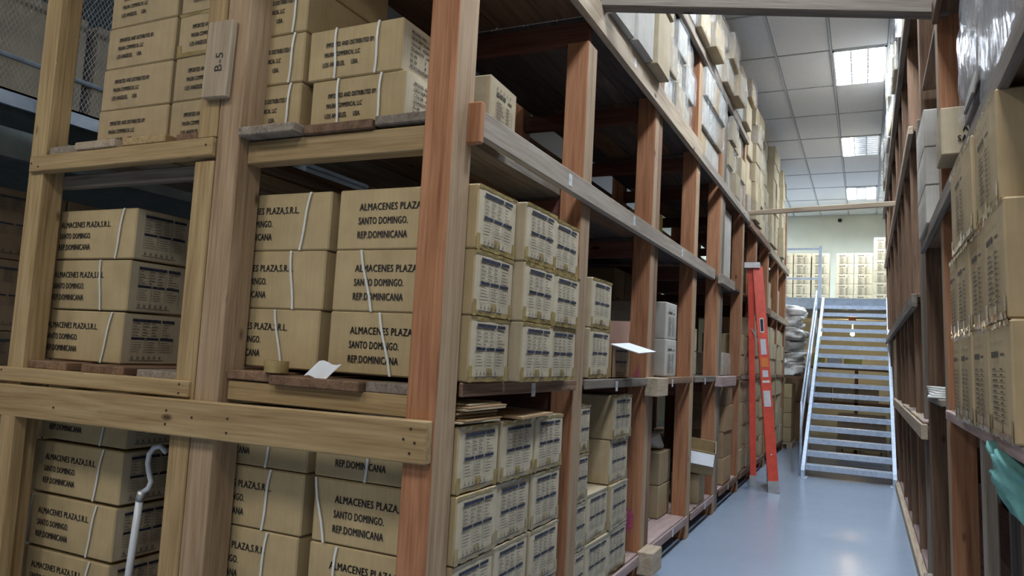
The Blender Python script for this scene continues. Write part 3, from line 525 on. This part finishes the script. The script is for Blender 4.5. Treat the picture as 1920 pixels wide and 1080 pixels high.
# ------------------------------------------------------------------ rack opposite, leaning slightly into the aisle
LEAN = Matrix.Translation((.45, 2, 0)) @ Matrix.Rotation(-.03, 4, 'Y') @ Matrix.Translation((-.45, -2, 0))
rr_ = thing('timber_rack', (.45, 2, 0), 'dark timber rack opposite the ladder, leaning slightly over the aisle', 'rack', rot=(0, -.03, 0))
def RL(nm, x0, x1, y0, y1, z0, z1, kd, axis=None): return lumber(nm, x0, x1, y0, y1, z0, z1, kd, rr_, axis=axis)
for y, wd, kd, top in ((4.66, .16, 'red', 4.7), (6.0, .15, 'brown', 4.7), (6.5, .12, 'grey', 3.6), (7.45, .14, 'brown', 4.7), (8.6, .12, 'brown', 4.7), (9.4, .12, 'brown', 4.7), (10.4, .14, 'brown', 4.7), (11.8, .14, 'brown', 4.7), (13.3, .14, 'brown', 4.7), (14.6, .14, 'brown', 4.7), (15.8, .14, 'brown', 4.7)):
    RL('post', .45, .45 + (.125 if y < 5 else .16), y, y + wd, .03 if y > 5 else 0, top, kd); RL('post', 1.45, 1.6, y, y + .14, 0, 4.6, 'brown')
    for z in (1.12, 2.10, 3.45, 4.5): RL('cross_beam', .61, 1.45, y + .03, y + .08, z, z + .12, 'brown')
RL('post', .455, .50, 3.44, 3.53, 0, 1.37, 'grey'); RL('post', .60, .74, 3.5, 3.66, 0, 1.37, 'brown'); RL('post', .45, .61, 1.6, 1.75, 0, 4.7, 'red')
RL('back_board', .60, 1.5, 3.9, 3.93, .1, 1.35, 'deck', 'z'); RL('back_board', .61, 1.5, 4.70, 4.73, 1.5, 4.5, 'brown', 'z')
RL('edge_beam', .405, .45, 6.2, 12.2, 1.14, 1.25, 'pale'); RL('edge_beam', .405, .45, 6.98, 15.9, 2.16, 2.27, 'grey'); RL('edge_beam', .41, .45, 6.9, 15.9, 3.60, 3.67, 'pale'); RL('edge_beam', .40, .45, 5.3, 15.9, 4.56, 4.68, 'grey')
RL('edge_beam', .42, .45, 1.5, 6.0, 2.46, 2.54, 'grey'); RL('edge_beam', .42, .45, 1.5, 4.6, 3.55, 3.66, 'brown'); RL('edge_beam', .43, .45, 2.0, 4.62, 1.375, 1.425, 'pink')
RL('plinth', .40, .46, 5.6, 16, .0, .09, 'pale'); RL('edge_block', .40, .50, 6.10, 6.26, .10, .2, 'grey')
for z, ya, yb in ((1.39, 1.6, 4.64), (2.50, 1.6, 6.0), (3.62, 1.6, 5.9), (1.20, 6.1, 16), (2.24, 7.0, 16), (3.62, 6.9, 16), (4.64, 5.4, 16), (.09, 4.8, 16)):
    for q in range(5): x = .452 + q * .2; RL('deck_board', x, x + .195, ya, yb, z, z + .035, 'pink' if z < 1.3 else 'brown')
for q in range(6): y = 6.25 + q * .55; RL('deck_board', .42, .62, y, y + .5, 1.252, 1.272, ['pink', 'pale', 'pale', 'grey', 'pale', 'pale'][q])
def rcart(y, x, z, sz, mat, label, **kw): return carton((x + sz[0] / 2, y, z), sz, mat, label, lean=LEAN, **kw)
BR = .345
for k, ys in enumerate((((2.44, 2.84), (2.84, 3.20), (3.205, 3.55), (3.555, 3.80)), ((2.46, 2.835), (2.84, 3.235), (3.24, 3.63), (3.635, 3.93)), ((2.55, 3.02), (3.03, 3.72)))):
    for j, (a, b_) in enumerate(ys): rcart((a + b_) / 2, .405 + R.uniform(-.004, .008), 1.425 + k * .347, (.5, b_ - a - .004, BR), 'tan', f"{['first', 'second', 'third', 'last'][j]} carton of the {['bottom', 'middle', 'top'][k]} row in the big stack over the teal cloth", prints=[('-x', 'list')], tape=['-x'])
rcart(4.48, .425, 2.735, (.46, .30, .25), 'grey_tan', 'lettered carton jutting out above the big stack, beside film bundles', prints=()); mb = MB(); put_text(mb, 'ALMACENES', .012, .0, .034, .8, bold=.002); put_text(mb, 'SANTO', -.012, -.052, .034, .8, bold=.002)
lc = COL.objects[-1] if False else [o for o in bpy.data.objects if o.get('label', '').startswith('lettered carton')][0]; mb.build('printed_lettering', M['ink'], lc, (-.147, -.1565, .115), FACE['-y'])
rcart(4.48, .50, 2.54, (.40, .30, .19), 'brown_card', 'low carton under the lettered jutting carton')
for k in range(3): rcart(5.6, .41, 2.545 + k * .245, (.5, .72, .24), 'white_card', f"{['bottom', 'middle', 'top'][k]} white carton of the three on the second shelf opposite the ladder", tape=())
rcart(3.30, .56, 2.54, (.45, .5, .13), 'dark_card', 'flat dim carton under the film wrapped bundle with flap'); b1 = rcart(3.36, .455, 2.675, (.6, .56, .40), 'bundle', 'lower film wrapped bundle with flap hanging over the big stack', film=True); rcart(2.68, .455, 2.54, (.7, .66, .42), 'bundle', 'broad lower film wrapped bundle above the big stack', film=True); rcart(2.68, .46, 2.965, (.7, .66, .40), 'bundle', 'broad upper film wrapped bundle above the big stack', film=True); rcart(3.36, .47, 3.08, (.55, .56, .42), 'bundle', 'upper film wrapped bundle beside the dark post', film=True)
link('flap', bevel_box(.012, .26, .11, M['bundle'], .004), b1, (-.318, -.12, .02), (0, .2, 0))
for j in range(3): 
    for k in range(3): rcart(12.2 + .36 * j, .455, 1.245 + k * .29, (.45, .345, .285), 'tan', f"{['bottom', 'middle', 'top'][k]} carton, {['first', 'second', 'third'][j]} column beside the stair stringer")
for j in range(9):
    for k in range(2): rcart(7.0 + .82 * j + .05 * k, .41 - .02 * ((j + k) % 3), 4.68 + k * .30, (.5, .76, .295), 'white_card' if j % 2 else 'cream_card', f"{['lower', 'upper'][k]} film wrapped carton, {(['first', 'second', 'third', 'fourth', 'fifth', 'sixth', 'seventh', 'eighth', 'last'])[j]} column on the opposite rack's highest deck", film=True, rot=R.uniform(-.04, .04))
for k in range(5): tag(link('flat_sack', bevel_box(.3, .62, .012, M['sack'], .003), None, LEAN @ Vector((.56 + .01 * k, 5.5 + .02 * k, 1.47 + k * .0125)), (0, 0, .04 * (k - 2))), f"{ORD[k]} grey sheet in the flat pile beside the dark post", 'sheet', 'flat grey sheets')
RL('deck_board', .44, .9, 5.0, 6.0, 1.425, 1.465, 'grey')
tc = lump('teal_cloth', LEAN @ Vector((.47, 2.74, 1.225)), .12, .36, .14, 'teal', 'crumpled teal cloth hanging under the big carton stack', 'cloth', 9, (.25, 0, .2), .30, None, .7)
# cross timbers between the racks
for (a, b_, wd, th, kd, lb) in (((-1.5, 4.0, 3.70), (.40, 4.66, 3.66), .09, .10, 'grey', 'thick grey timber spanning the aisle overhead between both racks'), ((-1.5, 10.25, 3.635), (.42, 10.02, 3.655), .05, .062, 'pale', 'thin pale bar spanning the aisle over the ladder')):
    d = Vector(b_) - Vector(a); o = link('cross_timber', bevel_box(d.length, wd, th, wood_mat(kd, 'x'), .006), None, (Vector(a) + Vector(b_)) / 2, (0, -math.atan2(d.z, Vector((d.x, d.y)).length), math.atan2(d.y, d.x))); tag(o, lb, 'beam')

# ------------------------------------------------------------------ steel stair and platform at the back
X0, X1, RI, TR, NT, SY = -.84, .42, .1725, .28, 17, 12.2
st = thing('steel_stair', (0, SY, 0), 'galvanised open-riser steel stair rising to the back platform', 'stair')
for k in range(1, NT + 1):
    y = (k - 1) * TR; z = k * RI
    t = MB().box(X0 + .05, X1 - .05, y, y + .27, z - .03, z).box(X0 + .05, X1 - .05, y - .004, y + .02, z - .072, z + .002).build('tread', M['galv'], st)
    if k < 12:
        mb = MB()
        for q in range(24): x = X0 + .08 + q * (X1 - X0 - .16) / 23; mb.box(x - .012, x + .012, y + .03, y + .05, z, z + .006)
        mb.build('grip_studs', M['galv'], t)['kind'] = 'stuff'
for x, s in ((X0, 1), (X1 - .05, 1)):
    mb = MB(); a = Vector((x + .025, -.20, -.02)); e = Vector((x + .025, NT * TR - .02, (NT + 1) * RI - .16)); d = (e - a).normalized()
    vs = [(x + q, y, z) for q in (0, .05) for y, z in ((-.26, 0), (-.04, 0), (NT * TR, NT * RI - .10), (NT * TR, NT * RI + .19), (-.18, .18), (-.26, .12))]
    mb.add(vs, [(0, 1, 2, 3, 4, 5), (11, 10, 9, 8, 7, 6)] + [(i, i + 6, (i + 1) % 6 + 6, (i + 1) % 6) for i in range(6)]); mb.build('stringer', M['galv'], st)
    MB().box(x - .03, x + .08, -.30, -.02, 0, .012).build('foot_plate', M['galv'], st)
up = lambda y, h: (X0 - .03, y, y / TR * RI + RI + h)
for h in (.50, .88): MB().tube([up(.05, h), up(3.35, h)], .019, 10).build('handrail', M['galv'], st, smooth=True)
for y in (.05, 1.7, 3.35): MB().tube([up(y, -.2), up(y, .90)], .019, 10).build('rail_post', M['galv'], st, smooth=True)
PYY = 16.97; PZ = 3.1
pf = thing('steel_platform', (-1, PYY, 0), 'blue-grey steel platform with guard rail at the head of the stair', 'platform')
mb = MB().box(-4, 3, .02, 3.2, PZ - .04, PZ); mb.build('deck', M['steel_blue'], pf)
MB().box(-4, 3, 0, .02, PZ - .22, PZ + .01).box(-4, 3, 0, .07, PZ - .23, PZ - .215).build('fascia', M['steel_blue'], pf)
for q in range(14): y = .15 + q * .22; MB().box(-4, 3, y, y + .10, PZ - .10, PZ - .04).build('deck_rib', M['steel_dark'], pf)
for y in (1.4, 2.7): MB().box(-4, 3, y, y + .1, PZ - .34, PZ - .1).build('joist', M['cream_wall'], pf)
for x in (-.62, 1.5): MB().box(x, x + .12, 1.3, 1.42, 0, PZ - .1).build('column', M['steel_blue'], pf)
for x in (-1.9, -.05 + X0 + 1): MB().box(x - .03, x + .03, .02, .06, PZ - .2, PZ + 1.12).build('guard_post', M['galv'], pf)
for z in (.42, 1.06): MB().box(-2.4, X0 + .95, .03, .055, PZ + z - .02, PZ + z + .02).build('guard_rail', M['galv'], pf)
for j, (x, n, hh, dy) in enumerate(((-1.75, 5, .235, 0), (-1.36, 5, .235, 0), (-.96, 5, .235, 0), (-.45, 5, .235, .02), (-.06, 5, .235, 0), (.33, 6, .25, -.15))):
    for k in range(n): carton((x, 18.75 + dy, PZ + k * (hh + .002)), (.37, .45, hh), 'cream_card', f"{rowname(k, n)} carton, {['first', 'second', 'third', 'fourth', 'fifth', 'sixth', 'seventh'][j]} stack from the ladder side on the back platform", prints=[('-y', 'list')], tape=[])
# under the platform: shelf, wrapped pallets, bins, lamp
sh = thing('low_shelf', (-.3, 17.6, 0), 'brown shelf unit under the back platform behind the stair', 'shelf')
for z in (.9, 1.62): MB().box(-.95, 1.2, -.3, .3, z, z + .05).build('shelf_board', wood_mat('brown', 'x'), sh)
for x in (-.93, .1, 1.12): MB().box(x, x + .07, -.3, -.22, 0, 1.62).build('leg', wood_mat('brown', 'z'), sh)
for j, (x, mt, lb, wd) in enumerate(((-.95, 'yellow_card', 'yellow', .3), (-.60, 'paper', 'pale', .28), (-.24, 'yellow_card', 'wide yellow', .34))): carton((x, 17.6, 1.67), (wd, .3, .28), mt, f"{lb} box on the shelf seen through the stair treads", tape=())
tag(link('plank', bevel_box(.9, .3, .05, wood_mat('brown', 'x'), .004), None, (.35, 17.55, 1.70), (0, .02, 0)), 'brown plank on the shelf seen through the stair treads', 'plank')
for j in range(3): carton((-.85 + .45 * j, 17.55, .95), (.42, .4, .3), 'grey_tan', f"{['first', 'second', 'third'][j]} dim carton on the low board seen through the treads", tape=())
carton((-.05, 16.6, .12), (.85, .9, .62), 'brown_card', 'big film wrapped pallet load behind the stair treads', film=True, name='pallet_load')
pa = thing('wooden_pallet', (-.05, 16.6, 0), 'wooden pallet under the film wrapped load', 'pallet')
for q in range(4): MB().box(-.45, .45, -.45 + q * .26, -.33 + q * .26, .09, .115).build('slat', wood_mat('pale', 'x'), pa)
for q in range(3): MB().box(-.45 + q * .4, -.35 + q * .4, -.45, .45, 0, .09).build('block', wood_mat('pale', 'y'), pa)
lamp = thing('bare_bulb', (-.27, 18.6, 2.44), 'bare glowing bulb under the back platform', 'lamp')
bm = bmesh.new(); bmesh.ops.create_uvsphere(bm, u_segments=16, v_segments=10, radius=.045); me = bpy.data.meshes.new('bulb'); bm.to_mesh(me); bm.free(); me.materials.append(plain('bulb_glow', (1, .75, .42), .5, emit=60)); link('bulb', me, lamp); MB().tube([(0, 0, .04), (0, 0, .10), (0, 0, .45)], [.03, .02, .006], 10).build('socket', M['white'], lamp)
ld = bpy.data.lights.new('bulb_light', 'POINT'); ld.energy = 8; ld.color = (1, .72, .4); ld.shadow_soft_size = .06; lo = bpy.data.objects.new('bulb_light', ld); COL.objects.link(lo); lo.parent = lamp; lo.location = (0, -.1, -.02)
tag(link('cardboard_sign', bevel_box(.14, .02, .16, M['orange'], .003), None, (-.26, 17.25, 2.74)), 'small orange card hanging under the platform edge', 'card')
# sacks at the far end of the rack, and a pallet of cartons below
for k in range(6): lump('white_sack', (-1.46 + .05 * (k % 2), 16.45 + .08 * (k % 3), 1.45 + k * .238), .52, .60, .25, 'sack', f"{rowname(k, 6)} white plastic sack in the pile at the rack's far end", 'sack', 20 + k, (0, 0, .4 * k), .30, 'white sacks at the far end', .5)
sp = thing('sack_shelf', (-1.50, 16.5, 0), 'dark shelf carrying the white sacks at the far end', 'shelf'); MB().box(-.4, .4, -.45, .5, 1.40, 1.45).build('shelf_board', wood_mat('brown', 'x'), sp)
for x in (-.38, .30): MB().box(x, x + .07, .40, .48, 0, 1.4).build('leg', wood_mat('brown', 'z'), sp)
for j in range(2):
    for k in range(4): carton((-1.60, 16.25 + j * .42, .13 + k * .29), (.55, .41, .285), 'kraft', f"{rowname(k, 4)} carton, {['first', 'second'][j]} column on the pallet below the white sacks", tape=())
pa2 = thing('wooden_pallet', (-1.60, 16.46, 0), 'pallet under the cartons below the white sacks', 'pallet')
for q in range(4): MB().box(-.3, .3, -.43 + q * .25, -.32 + q * .25, .09, .125).build('slat', wood_mat('pale', 'x'), pa2)
for q in range(2): MB().box(-.3 + q * .5, -.2 + q * .5, -.43, .43, 0, .09).build('block', wood_mat('pale', 'y'), pa2)
for k in range(2): carton((-1.38, 18.3, k * .86), (.5, .5, .85), 'brown_card', f"{['lower', 'upper'][k]} tall brown carton under the yellow box behind the handrail")
carton((-1.38, 18.3, 1.722), (.36, .36, .33), 'yellow_card', 'yellow box on brown cartons behind the handrail')

# ------------------------------------------------------------------ step ladder
la = thing('step_ladder', (-1.2, 10.5, 0), 'tall red step ladder with grey cap and feet, folded against the rack', 'ladder')
W = lambda p: (p[0] + 1.2, p[1] - 10.5, p[2])
nf, nr, ff, fr = (-1.035, 10.28, 0), (-1.335, 10.62, 0), (-1.13, 10.98, 0), (-1.45, 11.30, 0)
tnf, tnr, tff, tfr = (-1.325, 10.42, 2.93), (-1.42, 10.46, 2.93), (-1.38, 10.80, 2.93), (-1.47, 10.83, 2.93)
lerp = lambda a, b_, t: tuple(a[i] + (b_[i] - a[i]) * t for i in range(3))
for a, b_, wd, nm in ((nf, tnf, .125, 'front_rail'), (ff, tff, .125, 'front_rail'), (nr, tnr, .075, 'rear_rail'), (fr, tfr, .075, 'rear_rail')):
    d = Vector(b_) - Vector(a); up_ = (.12, -1, 0) 
    mb = MB(); p, q = Vector(W(lerp(a, b_, .045))), Vector(W(b_)); mb.bar(p, q, wd, .012, up_)
    off = d.normalized().cross(Vector(up_)).normalized()
    for s in (-1, 1): o_ = off * s * (wd / 2 - .006) + Vector((0, .022, 0)); mb.bar(p + o_, q + o_, .012, .045, up_)
    rail = mb.build(nm, M['red'], la)
    MB().bar(W(a), W(lerp(a, b_, .05)), wd + .016, .055, up_).build('foot', M['alu'], la)
    if a == nf:
        for t0, t1, mt, ww in ((.16, .165, 'sticker', .02), (.37, .44, 'sticker', .085), (.475, .485, 'white', .09), (.50, .53, 'sticker', .07), (.545, .585, 'orange', .085), (.60, .67, 'sticker', .07), (.70, .765, 'white', .05)):
            e = Vector((.12, -1, 0)).normalized() * .008; MB().bar(Vector(W(lerp(a, b_, t0))) + e, Vector(W(lerp(a, b_, t1))) + e, ww, .002, up_).build('sticker', M[mt], rail)
        e = Vector((.12, -1, 0)).normalized() * .0095; MB().bar(Vector(W(lerp(a, b_, .705))) + e, Vector(W(lerp(a, b_, .76))) + e, .036, .002, up_).build('name_plate', M['ink_blue'], rail)
for k in range(1, 10):
    t = k / 10; A, B_ = Vector(W(lerp(nf, tnf, t))), Vector(W(lerp(ff, tff, t))); MB().bar(A, B_, .08, .025).build('step', M['alu'], la)
for k in range(1, 6):
    t = k / 6.3; A, B_ = Vector(W(lerp(nr, tnr, t))), Vector(W(lerp(fr, tfr, t))); MB().bar(A, B_, .03, .03).build('rear_brace', M['red'], la)
MB().bar(W((-1.39, 10.36, 2.95)), W((-1.44, 10.90, 2.95)), .20, .075).build('cap', M['alu'], la)
MB().bar(W(lerp(nf, tnf, .62)), W(lerp(nr, tnr, .72)), .02, .006, (.1, -1, 0)).build('spreader', M['alu'], la)

# ------------------------------------------------------------------ steel mezzanine beyond the rack
mz = thing('mesh_mezzanine', (-5.4, 2, 0), 'grey steel mezzanine with expanded mesh guard beyond the timber rack', 'mezzanine')
MB().box(-.03, 0, -2, 12, 3.13, 3.24).box(-.1, 0, -2, 12, 3.225, 3.24).build('fascia', M['steel_blue'], mz); MB().box(-.06, -.03, -2, 12, 2.77, 2.98).box(-.03, .03, -2, 12, 2.765, 2.785).build('channel', M['steel_dark'], mz)
MB().box(-4, -.1, -2, 12, 3.10, 3.16).build('deck', M['steel_dark'], mz)
for y in (-.1, 1.28, 2.66, 4.0): MB().box(.0, .05, y - .03, y + .03, 3.13, 4.6).build('guard_post', M['steel_blue'], mz)
for z in (3.47, 4.35): MB().tube([(0, -2, z), (0, 12, z)], .02, 8).build('guard_rail', M['steel_blue'], mz)
mb = MB(); n1, n2 = 110, 40; dy, dz = .034, .030
for i in range(n1):
    for j in range(n2):
        y = -.8 + i * dy * 1.0 + (j % 2) * dy / 2; z = 3.25 + j * dz / 1
        for s in (-1, 1):
            a = (-.02, y, z); c = (-.02, y + s * dy / 2, z + dz); k = len(mb.v); t = .0028
            mb.v += [(a[0], a[1], a[2] - t), (a[0], a[1], a[2] + t), (c[0], c[1], c[2] + t), (c[0], c[1], c[2] - t)]; mb.f.append((k, k + 1, k + 2, k + 3))
o = mb.build('mesh_panel', M['steel_blue'], mz); o['kind'] = 'stuff'
for j in range(3):
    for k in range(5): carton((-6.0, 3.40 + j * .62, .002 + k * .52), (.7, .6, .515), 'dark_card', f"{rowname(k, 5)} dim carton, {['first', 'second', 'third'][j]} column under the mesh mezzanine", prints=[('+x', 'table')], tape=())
for j in range(2):
    for k in range(2): carton((-6.6, 3.6 + j * 1.0, 3.165 + k * .56), (.9, .9, .55), 'grey_tan', f"{['lower', 'upper'][k]} carton, {['first', 'second'][j]} behind the mesh guard", tape=())
